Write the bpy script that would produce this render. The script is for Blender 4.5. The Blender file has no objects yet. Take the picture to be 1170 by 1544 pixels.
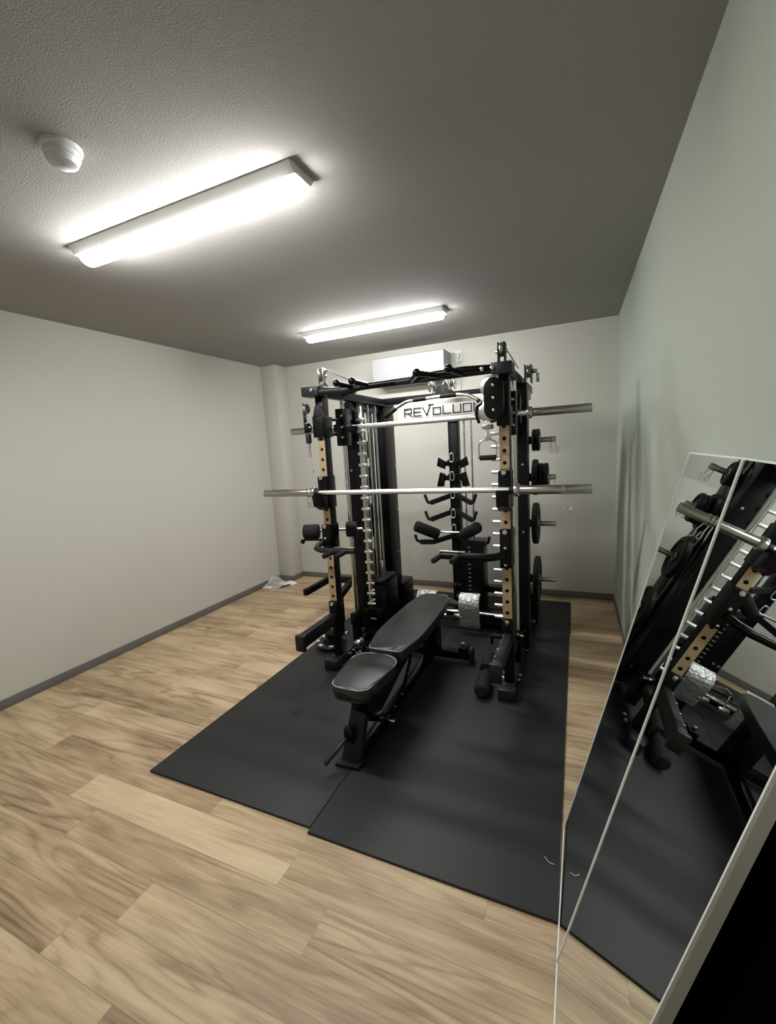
import bpy, bmesh, math, random
from mathutils import Vector, Matrix
random.seed(7)
C = bpy.context.scene
COL = C.collection
PI = math.pi

# ------------------------------------------------------------------ camera
FPX = 661.0
CX0, CY0 = 585.0, 772.0
AX = ((0.91356579, 0.00615196, -0.40664444),      # world X, Y, Z axes seen by the camera (right, down, forward)
      (0.40272915, -0.15291064, 0.90245641),
      (-0.05662839, -0.98822087, -0.1421715))
CAM = Vector((0, 0, 1.5))
cam = bpy.data.cameras.new('camera'); camo = bpy.data.objects.new('camera', cam); COL.objects.link(camo)
right = Vector((AX[0][0], AX[1][0], AX[2][0])); down = Vector((AX[0][1], AX[1][1], AX[2][1])); fwd = Vector((AX[0][2], AX[1][2], AX[2][2]))
camo.matrix_world = Matrix(((right.x, -down.x, -fwd.x, CAM.x), (right.y, -down.y, -fwd.y, CAM.y), (right.z, -down.z, -fwd.z, CAM.z), (0, 0, 0, 1)))
cam.sensor_fit = 'VERTICAL'; cam.sensor_height = 36; cam.sensor_width = 36 * 1170 / 1544
cam.lens = FPX / 1544 * 36; cam.clip_start = 0.02
C.camera = camo

# ------------------------------------------------------------------ light and exposure
TUBE_STRENGTH = 102.0
C.view_settings.view_transform = 'Standard'; C.view_settings.look = 'None'
C.view_settings.gamma = 1; C.view_settings.use_curve_mapping = False
C.view_settings.exposure = 0.0
world = bpy.data.worlds.new('world'); C.world = world; world.use_nodes = True
world.node_tree.nodes['Background'].inputs[0].default_value = (0.5, 0.52, 0.55, 1)
world.node_tree.nodes['Background'].inputs[1].default_value = 0.02

def ray(x, y):
    v = Vector((x - CX0, y - CY0, FPX))
    return Vector([AX[i][0] * v.x + AX[i][1] * v.y + AX[i][2] * v.z for i in range(3)])
def at_y(x, y, Y): r = ray(x, y); return CAM + r * (Y / r.y)      # point of the plane at depth Y seen at x, y
def at_z(x, y, Z): r = ray(x, y); return CAM + r * ((Z - CAM.z) / r.z)

# ------------------------------------------------------------------ materials
def nodes(name):
    m = bpy.data.materials.new(name); m.use_nodes = True
    t = m.node_tree; b = t.nodes['Principled BSDF']
    return m, t, b
def link(t, a, b): t.links.new(a, b)
def bump(t, b, scale, strength, dist=0.002, detail=4, coord=None):
    n = t.nodes.new('ShaderNodeTexNoise'); n.inputs['Scale'].default_value = scale; n.inputs['Detail'].default_value = detail
    if coord is None:
        coord = t.nodes.new('ShaderNodeTexCoord').outputs['Object']
    link(t, coord, n.inputs['Vector'])
    u = t.nodes.new('ShaderNodeBump'); u.inputs['Strength'].default_value = strength; u.inputs['Distance'].default_value = dist
    link(t, n.outputs['Fac'], u.inputs['Height']); link(t, u.outputs['Normal'], b.inputs['Normal'])
    return n
def plain(name, col, rough=.5, metal=0, spec=.5, bscale=0, bstr=0, vary=0, coat=0):
    m, t, b = nodes(name)
    b.inputs['Base Color'].default_value = (*col, 1); b.inputs['Roughness'].default_value = rough
    b.inputs['Metallic'].default_value = metal; b.inputs['Specular IOR Level'].default_value = spec
    b.inputs['Coat Weight'].default_value = coat
    tc = t.nodes.new('ShaderNodeTexCoord').outputs['Object']
    n = t.nodes.new('ShaderNodeTexNoise'); n.inputs['Scale'].default_value = bscale or 30; n.inputs['Detail'].default_value = 4
    link(t, tc, n.inputs['Vector'])
    r = t.nodes.new('ShaderNodeMapRange'); r.inputs['To Min'].default_value = rough * .85; r.inputs['To Max'].default_value = min(1, rough * 1.15)
    link(t, n.outputs['Fac'], r.inputs['Value']); link(t, r.outputs['Result'], b.inputs['Roughness'])
    if vary:
        cr = t.nodes.new('ShaderNodeValToRGB'); cr.color_ramp.elements[0].position = .3; cr.color_ramp.elements[1].position = .7
        cr.color_ramp.elements[0].color = (*[c * (1 - vary) for c in col], 1); cr.color_ramp.elements[1].color = (*[min(1, c * (1 + vary)) for c in col], 1)
        link(t, n.outputs['Fac'], cr.inputs['Fac']); link(t, cr.outputs['Color'], b.inputs['Base Color'])
    if bstr:
        u = t.nodes.new('ShaderNodeBump'); u.inputs['Strength'].default_value = bstr; u.inputs['Distance'].default_value = .002
        link(t, n.outputs['Fac'], u.inputs['Height']); link(t, u.outputs['Normal'], b.inputs['Normal'])
    return m
def wood_floor():
    m, t, b = nodes('oak_planks')
    N = t.nodes
    def math_(op, a, c=None, d=None):
        n = N.new('ShaderNodeMath'); n.operation = op
        for i, v in enumerate((a, c, d)):
            if v is None: continue
            if isinstance(v, (int, float)): n.inputs[i].default_value = v
            else: link(t, v, n.inputs[i])
        return n.outputs[0]
    sep = N.new('ShaderNodeSeparateXYZ'); link(t, N.new('ShaderNodeTexCoord').outputs['Object'], sep.inputs[0])
    x, y = sep.outputs[0], sep.outputs[1]
    ry = math_('DIVIDE', math_('ADD', y, .008), .149); row = math_('FLOOR', ry)
    wn = N.new('ShaderNodeTexWhiteNoise'); wn.noise_dimensions = '1D'; link(t, math_('ADD', row, 3.3), wn.inputs['W'])
    off = math_('MULTIPLY', wn.outputs['Value'], 7.0)
    for k_, xe in ((5, -1.41), (6, -.77), (7, -.98), (8, -.28), (9, -2.92), (10, -2.80), (11, -2.00), (12, -2.545)):     # butt joints of the boards
        hit = math_('COMPARE', row, float(k_), .4)
        off = math_('ADD', math_('MULTIPLY', off, math_('SUBTRACT', 1.0, hit)), math_('MULTIPLY', hit, -xe / 1.18))
    u = math_('ADD', math_('DIVIDE', x, 1.18), off); colm = math_('FLOOR', math_('ADD', u, .0001))
    cv = N.new('ShaderNodeCombineXYZ'); link(t, row, cv.inputs[0]); link(t, colm, cv.inputs[1])
    wn2 = N.new('ShaderNodeTexWhiteNoise'); wn2.noise_dimensions = '3D'; link(t, cv.outputs[0], wn2.inputs['Vector'])
    rnd = wn2.outputs['Value']
    def grain(sx, sy, det, rough=.5, dist=0.0):
        v = N.new('ShaderNodeCombineXYZ')
        link(t, math_('ADD', math_('MULTIPLY', x, sx), math_('MULTIPLY', rnd, 37.0)), v.inputs[0])
        link(t, math_('ADD', math_('MULTIPLY', y, sy), math_('MULTIPLY', rnd, 91.0)), v.inputs[1])
        link(t, math_('MULTIPLY', rnd, 13.0), v.inputs[2])
        n = N.new('ShaderNodeTexNoise'); n.inputs['Scale'].default_value = 1; n.inputs['Detail'].default_value = det
        n.inputs['Roughness'].default_value = rough; n.inputs['Distortion'].default_value = dist
        link(t, v.outputs[0], n.inputs['Vector']); return n.outputs['Fac']
    big = grain(.75, 6.5, 2, .4, .25)
    rings = math_('ABSOLUTE', math_('SUBTRACT', math_('FRACT', math_('MULTIPLY', big, 12.0)), .5))
    rings = math_('POWER', math_('MULTIPLY', rings, 2.0), 2.5)
    fine = grain(6, 170, 5, .6)
    mid = grain(1.8, 16, 4, .55, .3)
    cloud = grain(3.0, 6, 3, .5)
    f = math_('ADD', math_('MULTIPLY', rnd, .28), .06)
    f = math_('ADD', f, math_('MULTIPLY', mid, .75))
    f = math_('ADD', f, math_('MULTIPLY', fine, .34))
    f = math_('ADD', f, math_('MULTIPLY', cloud, .35))
    msk = grain(.9, 2.5, 1, .5)
    mr = N.new('ShaderNodeMapRange'); mr.inputs['From Min'].default_value = .45; mr.inputs['From Max'].default_value = .65; link(t, msk, mr.inputs['Value'])
    f = math_('ADD', f, math_('MULTIPLY', rings, math_('ADD', .05, math_('MULTIPLY', mr.outputs['Result'], .20))))
    f = math_('ADD', f, math_('MULTIPLY', grain(2.2, 55, 3, .6), .30))
    f = math_('SUBTRACT', f, .52)
    cr = N.new('ShaderNodeValToRGB'); e = cr.color_ramp.elements
    e[0].position = .12; e[0].color = (.72, .575, .385, 1); e[1].position = .97; e[1].color = (.17, .108, .064, 1)
    k = e.new(.45); k.color = (.55, .42, .265, 1); k = e.new(.7); k.color = (.36, .255, .155, 1)
    link(t, f, cr.inputs['Fac'])
    # joints
    fy = math_('FRACT', ry); ey = math_('MINIMUM', fy, math_('SUBTRACT', 1, fy))
    fu = math_('FRACT', u); eu = math_('MINIMUM', fu, math_('SUBTRACT', 1, fu))
    sy = math_('LESS_THAN', ey, .010); su = math_('LESS_THAN', eu, .0010)
    seam = math_('MAXIMUM', sy, su)
    mx = N.new('ShaderNodeMix'); mx.data_type = 'RGBA'
    link(t, math_('MULTIPLY', seam, .38), mx.inputs['Factor']); link(t, cr.outputs['Color'], mx.inputs[6]); mx.inputs[7].default_value = (.12, .08, .05, 1)
    link(t, mx.outputs[2], b.inputs['Base Color'])
    b.inputs['Roughness'].default_value = .48; b.inputs['Specular IOR Level'].default_value = .35
    bp = N.new('ShaderNodeBump'); bp.inputs['Strength'].default_value = .12; bp.inputs['Distance'].default_value = .001
    link(t, math_('SUBTRACT', fine, seam), bp.inputs['Height']); link(t, bp.outputs['Normal'], b.inputs['Normal'])
    return m
M = dict(
    floor=wood_floor(),
    wall=plain('grey_beige_wallpaper', (.535, .527, .480), .85, spec=.2, bscale=140, bstr=.35, vary=.02),
    wall_green=plain('sage_wallpaper', (.435, .485, .425), .85, spec=.2, bscale=140, bstr=.35, vary=.03),
    ceiling=plain('charcoal_ceiling_paper', (.355, .345, .335), .9, spec=.15, bscale=190, bstr=.55, vary=.10),
    base=plain('grey_vinyl_baseboard', (.135, .135, .128), .5),
    mat=plain('black_rubber', (.0170, .0182, .0195), .52, spec=.36, bscale=220, bstr=.3, vary=.15),
    black=plain('black_powder_coat', (.005, .005, .0065), .38, spec=.18, bscale=12),
    gloss=plain('black_gloss_paint', (.003, .003, .0035), .25, spec=.22, bscale=8),
    grey=plain('dark_grey_powder_coat', (.014, .014, .017), .42, spec=.3, bscale=12),
    blackplastic=plain('black_plastic', (.010, .010, .011), .45, spec=.4),
    foam=plain('black_foam', (.011, .011, .012), .7, spec=.22, bscale=180, bstr=.3),
    gold=plain('champagne_metal', (.50, .375, .235), .42, metal=.35, bscale=40),
    chrome=plain('chrome', (.80, .80, .80), .13, metal=1, bscale=25),
    steel=plain('satin_steel', (.62, .62, .61), .28, metal=1, bscale=40),
    bar=plain('bright_bar_steel', (.86, .86, .85), .36, metal=.85, bscale=50),
    darksteel=plain('dull_sleeve_steel', (.50, .49, .46), .30, metal=1, bscale=40),
    leather=plain('black_vinyl_upholstery', (.014, .0155, .0165), .38, spec=.5, bscale=260, bstr=.25),
    piping=plain('grey_seam_piping', (.30, .31, .31), .5),
    acwhite=plain('pale_appliance_plastic', (.36, .37, .385), .4, spec=.3),
    white=plain('white_plastic', (.60, .61, .62), .4, spec=.4),
    fixture=plain('white_enamel', (.72, .72, .70), .45),
    banner=plain('brushed_sign_plate', (.78, .77, .73), .42, metal=.1, bscale=20, vary=.03),
    ink=plain('black_lettering', (.02, .02, .03), .5),
    rubberplate=plain('black_rubber_plate', (.007, .007, .008), .48, spec=.25, bscale=120, bstr=.2),
    frame=plain('white_mirror_frame', (.82, .82, .80), .35),
    frame_side=plain('grey_aluminium_frame_side', (.62, .61, .57), .5, metal=.2),
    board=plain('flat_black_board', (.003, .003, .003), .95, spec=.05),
    paper=plain('white_paper', (.80, .80, .79), .7),
    cable=plain('black_cable', (.02, .02, .02), .4),
    wirec=plain('pale_cable_sheath', (.55, .55, .55), .35),
)
def mirror_mat():
    m, t, b = nodes('mirror_glass')
    b.inputs['Base Color'].default_value = (.80, .86, .84, 1); b.inputs['Metallic'].default_value = 1; b.inputs['Roughness'].default_value = .0
    return m
M['mirror'] = mirror_mat()
def tube_mat():
    m = bpy.data.materials.new('led_diffuser'); m.use_nodes = True; t = m.node_tree
    t.nodes.remove(t.nodes['Principled BSDF'])
    e = t.nodes.new('ShaderNodeEmission'); e.inputs[0].default_value = (1, .990, .962, 1); e.inputs[1].default_value = TUBE_STRENGTH
    link(t, e.outputs[0], t.nodes['Material Output'].inputs[0]); return m
M['tube'] = tube_mat()
def diamond():
    m, t, b = nodes('diamond_plate_aluminium')
    b.inputs['Base Color'].default_value = (.50, .51, .51, 1); b.inputs['Metallic'].default_value = .6; b.inputs['Roughness'].default_value = .45
    v = t.nodes.new('ShaderNodeTexVoronoi'); v.inputs['Scale'].default_value = 42
    link(t, t.nodes.new('ShaderNodeTexCoord').outputs['Object'], v.inputs['Vector'])
    u = t.nodes.new('ShaderNodeBump'); u.inputs['Strength'].default_value = .9; u.inputs['Distance'].default_value = .006
    link(t, v.outputs['Distance'], u.inputs['Height']); link(t, u.outputs['Normal'], b.inputs['Normal']); return m
M['diamond'] = diamond()
def clear_film():
    m, t, b = nodes('clear_plastic_film')
    b.inputs['Base Color'].default_value = (.9, .9, .9, 1); b.inputs['Roughness'].default_value = .15
    b.inputs['Alpha'].default_value = .30; return m
M['film'] = clear_film()

# ------------------------------------------------------------------ mesh builder
V = Vector
class B:
    def __init__(s): s.bm = bmesh.new()
    def add(s, verts, faces):
        vs = [s.bm.verts.new(v) for v in verts]
        for f in faces:
            try: s.bm.faces.new([vs[i] for i in f])
            except ValueError: pass
        return vs
    def box(s, x0, x1, y0, y1, z0, z1, bev=.003):
        g = bmesh.ops.create_cube(s.bm, size=1)['verts']
        for v in g:
            v.co = V(((x0 + x1) / 2 + v.co.x * abs(x1 - x0), (y0 + y1) / 2 + v.co.y * abs(y1 - y0), (z0 + z1) / 2 + v.co.z * abs(z1 - z0)))
        if bev: s.bev(g, min(bev, .45 * min(abs(x1 - x0), abs(y1 - y0), abs(z1 - z0))))
        return s
    def bev(s, g, w):
        es = list({e for v in g for e in v.link_edges})
        bmesh.ops.bevel(s.bm, geom=es, offset=w, segments=2, affect='EDGES', profile=.5)
    def beam(s, p, q, w, h, up=(0, 0, 1), bev=.003):          # rectangular tube from p to q
        p, q = V(p), V(q); d = (q - p); L = d.length; d.normalize(); upv = V(up)
        a = d.cross(upv)
        if a.length < 1e-4: a = d.cross(V((0, 1, 0)))
        a.normalize(); c = a.cross(d).normalized()
        g = bmesh.ops.create_cube(s.bm, size=1)['verts']
        for v in g:
            v.co = (p + q) / 2 + a * (v.co.x * w) + d * (v.co.y * L) + c * (v.co.z * h)
        if bev: s.bev(g, min(bev, .45 * min(w, h, L)))
        return s
    def tube(s, pts, r, seg=12, closed=False, cap=True):
        pts = [V(p) for p in pts]; n = len(pts); rs = r if isinstance(r, (list, tuple)) else [r] * n
        rings = []; prev = None
        for i, p in enumerate(pts):
            if closed: d = pts[(i + 1) % n] - pts[i - 1]
            elif i == 0: d = pts[1] - p
            elif i == n - 1: d = p - pts[-2]
            else: d = (pts[i + 1] - p).normalized() + (p - pts[i - 1]).normalized()
            if d.length < 1e-9: d = V((0, 0, 1))
            d.normalize()
            if prev is None:
                a = d.cross(V((0, 0, 1)))
                if a.length < 1e-3: a = d.cross(V((0, 1, 0)))
            else: a = prev - d * prev.dot(d)
            a.normalize(); prev = a; c = d.cross(a)
            rings.append([s.bm.verts.new(p + (a * math.cos(2 * PI * k / seg) + c * math.sin(2 * PI * k / seg)) * rs[i]) for k in range(seg)])
        m = n if closed else n - 1
        for i in range(m):
            A, D = rings[i], rings[(i + 1) % n]
            for k in range(seg):
                try: s.bm.faces.new((A[k], A[(k + 1) % seg], D[(k + 1) % seg], D[k]))
                except ValueError: pass
        if cap and not closed:
            s.bm.faces.new(rings[0]); s.bm.faces.new(list(reversed(rings[-1])))
        return s
    def cyl(s, p, q, r, seg=20): return s.tube([p, q], r, seg)
    def rcyl(s, p, q, r, b=.006, seg=24):                      # cylinder with rounded rims
        p, q = V(p), V(q); d = (q - p).normalized()
        return s.tube([p, p + d * b * .3, p + d * b, q - d * b, q - d * b * .3, q], [r - b, r - b * .3, r, r, r - b * .3, r - b], seg)
    def ball(s, c, r, seg=16):
        g = bmesh.ops.create_uvsphere(s.bm, u_segments=seg, v_segments=seg // 2 + 2, radius=r)['verts']
        for v in g: v.co += V(c)
        return s
    def prism(s, pts, h, bev=0):                               # polygon (list of 3D points) pushed along vector h
        h = V(h); pts = [V(p) for p in pts]; n = len(pts)
        a = [s.bm.verts.new(p) for p in pts]; b = [s.bm.verts.new(p + h) for p in pts]
        f1 = s.bm.faces.new(a); f2 = s.bm.faces.new(list(reversed(b)))
        for i in range(n): s.bm.faces.new((a[i], b[i], b[(i + 1) % n], a[(i + 1) % n]))
        if bev:
            es = list(f1.edges) + list(f2.edges)
            bmesh.ops.bevel(s.bm, geom=es, offset=bev, segments=3, affect='EDGES', profile=.5)
        return s
    def lathe(s, prof, c, ax='Z', seg=32):                     # prof: (radius, height along axis)
        c = V(c); rings = []
        for r, h in prof:
            ring = []
            for k in range(seg):
                a = 2 * PI * k / seg; u, w = r * math.cos(a), r * math.sin(a)
                p = {'Z': V((u, w, h)), 'Y': V((u, h, w)), 'X': V((h, u, w))}[ax]
                ring.append(s.bm.verts.new(c + p))
            rings.append(ring)
        for i in range(len(rings) - 1):
            for k in range(seg): s.bm.faces.new((rings[i][k], rings[i][(k + 1) % seg], rings[i + 1][(k + 1) % seg], rings[i + 1][k]))
        if prof[0][0] > 1e-6: s.bm.faces.new(rings[0])
        if prof[-1][0] > 1e-6: s.bm.faces.new(list(reversed(rings[-1])))
        return s
ORI = {}
def obj(name, b, mat, parent=None, origin=None, smooth=True):
    me = bpy.data.meshes.new(name); bm = b.bm
    bmesh.ops.remove_doubles(bm, verts=bm.verts, dist=1e-6)
    bmesh.ops.recalc_face_normals(bm, faces=bm.faces)
    if parent is not None: o0 = ORI[parent.name]
    elif origin is not None: o0 = V(origin)
    else:
        xs = [v.co for v in bm.verts]
        o0 = V(((min(v.x for v in xs) + max(v.x for v in xs)) / 2, (min(v.y for v in xs) + max(v.y for v in xs)) / 2, min(v.z for v in xs)))
    bmesh.ops.translate(bm, verts=bm.verts, vec=-o0)
    bm.to_mesh(me); bm.free()
    me.materials.append(mat)
    if smooth:
        me.shade_smooth() if hasattr(me, 'shade_smooth') else None
        try: me.set_sharp_from_angle(angle=math.radians(35))
        except Exception: pass
    o = bpy.data.objects.new(name, me); COL.objects.link(o)
    if parent is not None: o.parent = parent; ORI[o.name] = o0
    else: o.location = o0; ORI[o.name] = o0
    return o
def tag(o, label=None, cat=None, group=None, kind=None):
    if label: o['label'] = label
    if cat: o['category'] = cat
    if group: o['group'] = group
    if kind: o['kind'] = kind
    return o
def thing(name, label, cat, loc, group=None):
    o = bpy.data.objects.new(name, None); COL.objects.link(o); o.empty_display_size = .05
    o.location = loc; ORI[o.name] = V(loc)
    return tag(o, label, cat, group)
def copy_thing(root, loc, rot=None, label=None, scale=None):
    def cp(o, par):
        c = o.copy(); COL.objects.link(c)
        if par is not None: c.parent = par
        for ch in [x for x in bpy.data.objects if x.parent == o]: cp(ch, c)
        return c
    r = cp(root, None); r.location = loc
    if rot is not None: r.rotation_euler = rot
    if scale is not None: r.scale = scale
    if label: r['label'] = label
    return r
def struct(name, b, mat, parent=None): 
    o = obj(name, b, mat, parent, origin=(0, 0, 0) if parent is None else None)
    if parent is None: tag(o, kind='structure')
    return o

# ------------------------------------------------------------------ room shell
XL, YB, YF, ZC = -3.365, 4.37, -.55, 2.505
def xr(y): return .265 + (4.37 - y) * .0150
T = .1
struct('floor', B().box(XL - T, .6, YF - T, YB + T, -.08, 0, 0), M['floor'])
struct('ceiling', B().box(XL - T, .6, YF - T, YB + T, ZC, ZC + .08, 0), M['ceiling'])
struct('wall_left', B().box(XL - T, XL, YF - T, YB + T, 0, ZC, 0), M['wall'])
struct('wall_back', B().box(XL, .6, YB, YB + T, 0, ZC, 0), M['wall'])
struct('wall_front', B().box(XL, .6, YF - T, YF, 0, ZC, 0), M['wall'])
wr = B().prism([(xr(YB), YB, 0), (xr(YF), YF, 0), (xr(YF) + T, YF, 0), (xr(YB) + T, YB, 0)], (0, 0, ZC))
struct('wall_right', wr, M['wall_green'])
struct('trim_1', B().box(XL, -3.165, 4.165, YB, 0, ZC, .002), M['wall'])      # boxed-in corner pillar
BH = .062
struct('baseboard_left', B().box(XL, XL + .008, YF, 4.165, 0, BH, .001), M['base'])
struct('baseboard_back', B().box(-3.165, xr(YB), YB - .008, YB, 0, BH, .001), M['base'])
struct('baseboard_right', B().prism([(xr(YB), YB - .008, 0), (xr(YF), YF, 0), (xr(YF) - .008, YF, 0), (xr(YB) - .008, YB - .008, 0)], (0, 0, BH)), M['base'])
struct('baseboard_front', B().box(XL, xr(YF), YF, YF + .008, 0, BH, .001), M['base'])
b = B().box(XL + .008, -3.157, 4.157, 4.165, 0, BH, .001); b.box(-3.165, -3.157, 4.165, YB - .008, 0, BH, .001)
struct('trim_2', b, M['base'])

# ------------------------------------------------------------------ ceiling lights
def ceiling_light(cx, cy, L, label):
    z = ZC; t = thing('ceiling_light', label, 'ceiling light', (cx, cy, z), 'long LED batten lights on the ceiling')
    x0, x1 = cx - L / 2, cx + L / 2
    sec = [(-.075, 0), (.075, 0), (.075, -.006), (.050, -.034), (-.050, -.034), (-.075, -.006)]
    b = B().prism([(x0, cy + a, z + h) for a, h in sec], (L, 0, 0))
    obj('housing', b, M['fixture'], t)
    n = 10; sec = [(math.cos(PI * k / n) * .046, -.034 - math.sin(PI * k / n) * .040) for k in range(n + 1)]
    b = B().prism([(x0 + .02, cy + a, z + h) for a, h in sec], (L - .04, 0, 0), bev=.004)
    obj('diffuser', b, M['tube'], t)
    for s in (x0 - .004, x1):
        obj('end_cap', B().prism([(s, cy + a, z + h) for a, h in [(-.07, 0), (.07, 0), (.07, -.006), (.047, -.034), (-.047, -.034), (-.07, -.006)]], (.004, 0, 0)), M['fixture'], t)
ceiling_light(-1.545, 1.480, 1.23, 'larger, nearer white ceiling light glowing beside the round smoke detector')
ceiling_light(-1.555, 3.325, 1.22, 'smaller-looking far white ceiling light glowing just before the air conditioner')

# smoke detector
p = at_z(92, 222, ZC)
t = thing('smoke_detector', 'round white two-tier smoke detector on the dark ceiling left of the near light', 'smoke detector', (p.x, p.y, ZC))
obj('base_ring', B().lathe([(.058, 0), (.058, -.010), (.054, -.014), (.0, -.014)], (p.x, p.y, ZC)), M['white'], t)
obj('sensor_head', B().lathe([(.050, -.014), (.050, -.030), (.047, -.032), (.047, -.036), (.040, -.050), (.030, -.054), (0, -.054)], (p.x, p.y, ZC)), M['white'], t)

# ------------------------------------------------------------------ air conditioner
t = thing('air_conditioner', 'white wall air conditioner above the rack on the back wall', 'air conditioner', (-1.575, YB, 2.13))
sec = [(YB - .004, 2.40), (4.16, 2.40), (4.13, 2.39), (4.13, 2.27), (4.14, 2.19), (4.20, 2.14), (YB - .004, 2.13)]
obj('body', B().prism([(-1.945, y, z) for y, z in sec], (.745, 0, 0), bev=.006), M['acwhite'], t)
obj('air_flap', B().beam((-1.93, 4.150, 2.172), (-1.215, 4.150, 2.172), .006, .05, up=(0, -.5, 1)), M['acwhite'], t)
obj('panel_slot', B().box(-1.78, -1.22, 4.126, 4.131, 2.292, 2.300, .001), M['fixture'], t)
p = at_y(692, 537, YB)
t = thing('wall_outlet', 'small white power outlet with plug and cord right of the air conditioner', 'outlet', (p.x, YB, p.z))
obj('cover_plate', B().box(p.x - .032, p.x + .032, YB - .009, YB, p.z - .055, p.z + .055, .003), M['white'], t)
obj('plug', B().box(p.x - .014, p.x + .014, YB - .035, YB - .009, p.z - .02, p.z + .02, .004), M['white'], t)
obj('cord', B().tube([(p.x, YB - .03, p.z - .02), (p.x + .006, YB - .02, p.z - .07), (p.x + .012, YB - .012, p.z - .15), (p.x + .012, YB - .012, p.z - .33)], .003, 8), M['white'], t)
t = thing('wall_outlet', 'white power outlet low on the sage right wall near the back corner', 'outlet', (xr(3.9), 3.9, .28))
x = xr(3.9)
obj('cover_plate', B().box(x - .008, x, 3.865, 3.935, .24, .36, .002), M['white'], t)
obj('socket', B().box(x - .011, x - .007, 3.885, 3.915, .26, .34, .002), M['fixture'], t)

# ------------------------------------------------------------------ rubber mats
def mat(x0, x1, y0, y1, label, x2=None):
    x2 = x1 if x2 is None else x2
    o = obj('rubber_mat', B().prism([(x0, y0, 0), (x1, y0, 0), (x2, y1, 0), (x0, y1, 0)], (0, 0, .012), bev=.002), M['mat']); tag(o, label, 'floor mat', 'black rubber floor mats')
mat(-1.930, -.999, 1.275, 3.50, 'black rubber mat under the left half of the rack and bench')
mat(-.996, -.066, 1.252, 3.50, 'black rubber mat under the right half of the rack, beside the leaning mirrors', -.092)
mat(-1.930, -.999, 3.503, 4.185, 'short black rubber mat at the back left, behind the rack')
mat(-.996, -.085, 3.503, 4.185, 'short black rubber mat at the back right, below the weight plates', -.100)
MZ = .012

# ------------------------------------------------------------------ mirrors leaning on the right wall
def leaning_mirror(bf, bn, tf, tn, label):                   # corners of the front face: bottom far, bottom near, top far, top near
    bf, bn, tf, tn = V(bf), V(bn), V(tf), V(tn)
    t = thing('leaning_mirror', label, 'mirror', (bf + bn) / 2, 'white framed mirrors leaning on the right wall')
    n = -(bn - bf).cross(tf - bf).normalized()
    if n.x < 0: n = -n                                         # towards the wall
    H = (tf - bf).length; W = (bn - bf).length; th = .020; fw = .0042
    def P(a, w, k):
        u, v = a / H, w / W
        return bf.lerp(bn, v).lerp(tf.lerp(tn, v), u) + n * k
    def slab(b, a0, a1, w0, w1, k0, k1):
        q = [P(a0, w0, k0), P(a1, w0, k0), P(a1, w1, k0), P(a0, w1, k0)]; b.prism(q, n * (k1 - k0))
    b = B(); slab(b, fw, H - fw, fw, W - fw, .001, .004); obj('mirror_glass', b, M['mirror'], t, smooth=False)
    def rim(b, f, k0, k1, i=0.0):
        o_ = [P(i, i, k0), P(H - i, i, k0), P(H - i, W - i, k0), P(i, W - i, k0)]; i_ = [P(f, f, k0), P(H - f, f, k0), P(H - f, W - f, k0), P(f, W - f, k0)]
        vs = [[b.bm.verts.new(p + n * h) for p in ring] for h in (0, k1 - k0) for ring in (o_, i_)]
        for k in range(4):
            m_ = (k + 1) % 4
            b.bm.faces.new((vs[0][k], vs[0][m_], vs[1][m_], vs[1][k])); b.bm.faces.new((vs[2][k], vs[3][k], vs[3][m_], vs[2][m_]))
            b.bm.faces.new((vs[0][k], vs[2][k], vs[2][m_], vs[0][m_])); b.bm.faces.new((vs[1][k], vs[1][m_], vs[3][m_], vs[3][k]))
    b = B(); rim(b, fw, -.0008, .004); obj('frame', b, M['frame'], t, smooth=False)
    b = B(); rim(b, .012, .0042, th, .0006); tag(obj('frame_side', b, M['frame_side'], t, smooth=False), 'grey side of the frame')
    b = B(); slab(b, .012, H - .012, .012, W - .012, .012, .015); obj('backing_board', b, M['blackplastic'], t, smooth=False)
leaning_mirror((-.062, 1.629, .002), (-.063, 1.147, .002), (.288, 1.563, 1.440), (.291, 1.090, 1.443), 'farther of two tall white framed mirrors leaning on the right wall')
leaning_mirror((-.063, 1.145, .002), (-.060, .649, .002), (.291, 1.088, 1.443), (.2935, .589, 1.441), 'nearer of two tall white framed mirrors leaning on the right wall')
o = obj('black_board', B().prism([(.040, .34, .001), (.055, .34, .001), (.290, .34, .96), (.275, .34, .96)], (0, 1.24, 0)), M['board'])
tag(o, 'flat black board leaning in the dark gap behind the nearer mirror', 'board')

# ------------------------------------------------------------------ the rack: one thing with its parts
XC = -.990                                   # middle of the rack
PX = {'L': -1.580, 'R': -.400}
SG = {'L': -1, 'R': 1}
rack = thing('power_rack', 'large black gym rack with gold drilled posts and cable pulleys on rubber mats', 'gym rack', (XC, 3.0, MZ))
def mx(x, s):                                # x given for the right side, mirrored to the left side
    return x if s == 'R' else 2 * XC - x
SPLIT = {'bolts': 'bolt', 'knob': 'knob', 'side_cables': 'side_cable', 'side_tie': 'side_tie', 'wheel_bracket': 'wheel_bracket', 'pulley_tower': 'pulley_tower',
         'rear_pulley': 'pulley_bracket', 'link_bars': 'link_bar', 'chrome_swivel': 'chrome_swivel', 'low_row_housing': 'low_row_housing', 'lettering': 'letter', 'roller_hook': 'roller_hook'}
def islands(bm):
    seen = set(); out = []
    for v in bm.verts:
        if v in seen: continue
        st_ = [v]; seen.add(v); isl = []
        while st_:
            w = st_.pop(); isl.append(w)
            for e in w.link_edges:
                q = e.other_vert(w)
                if q not in seen: seen.add(q); st_.append(q)
        out.append(isl)
    return out
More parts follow.
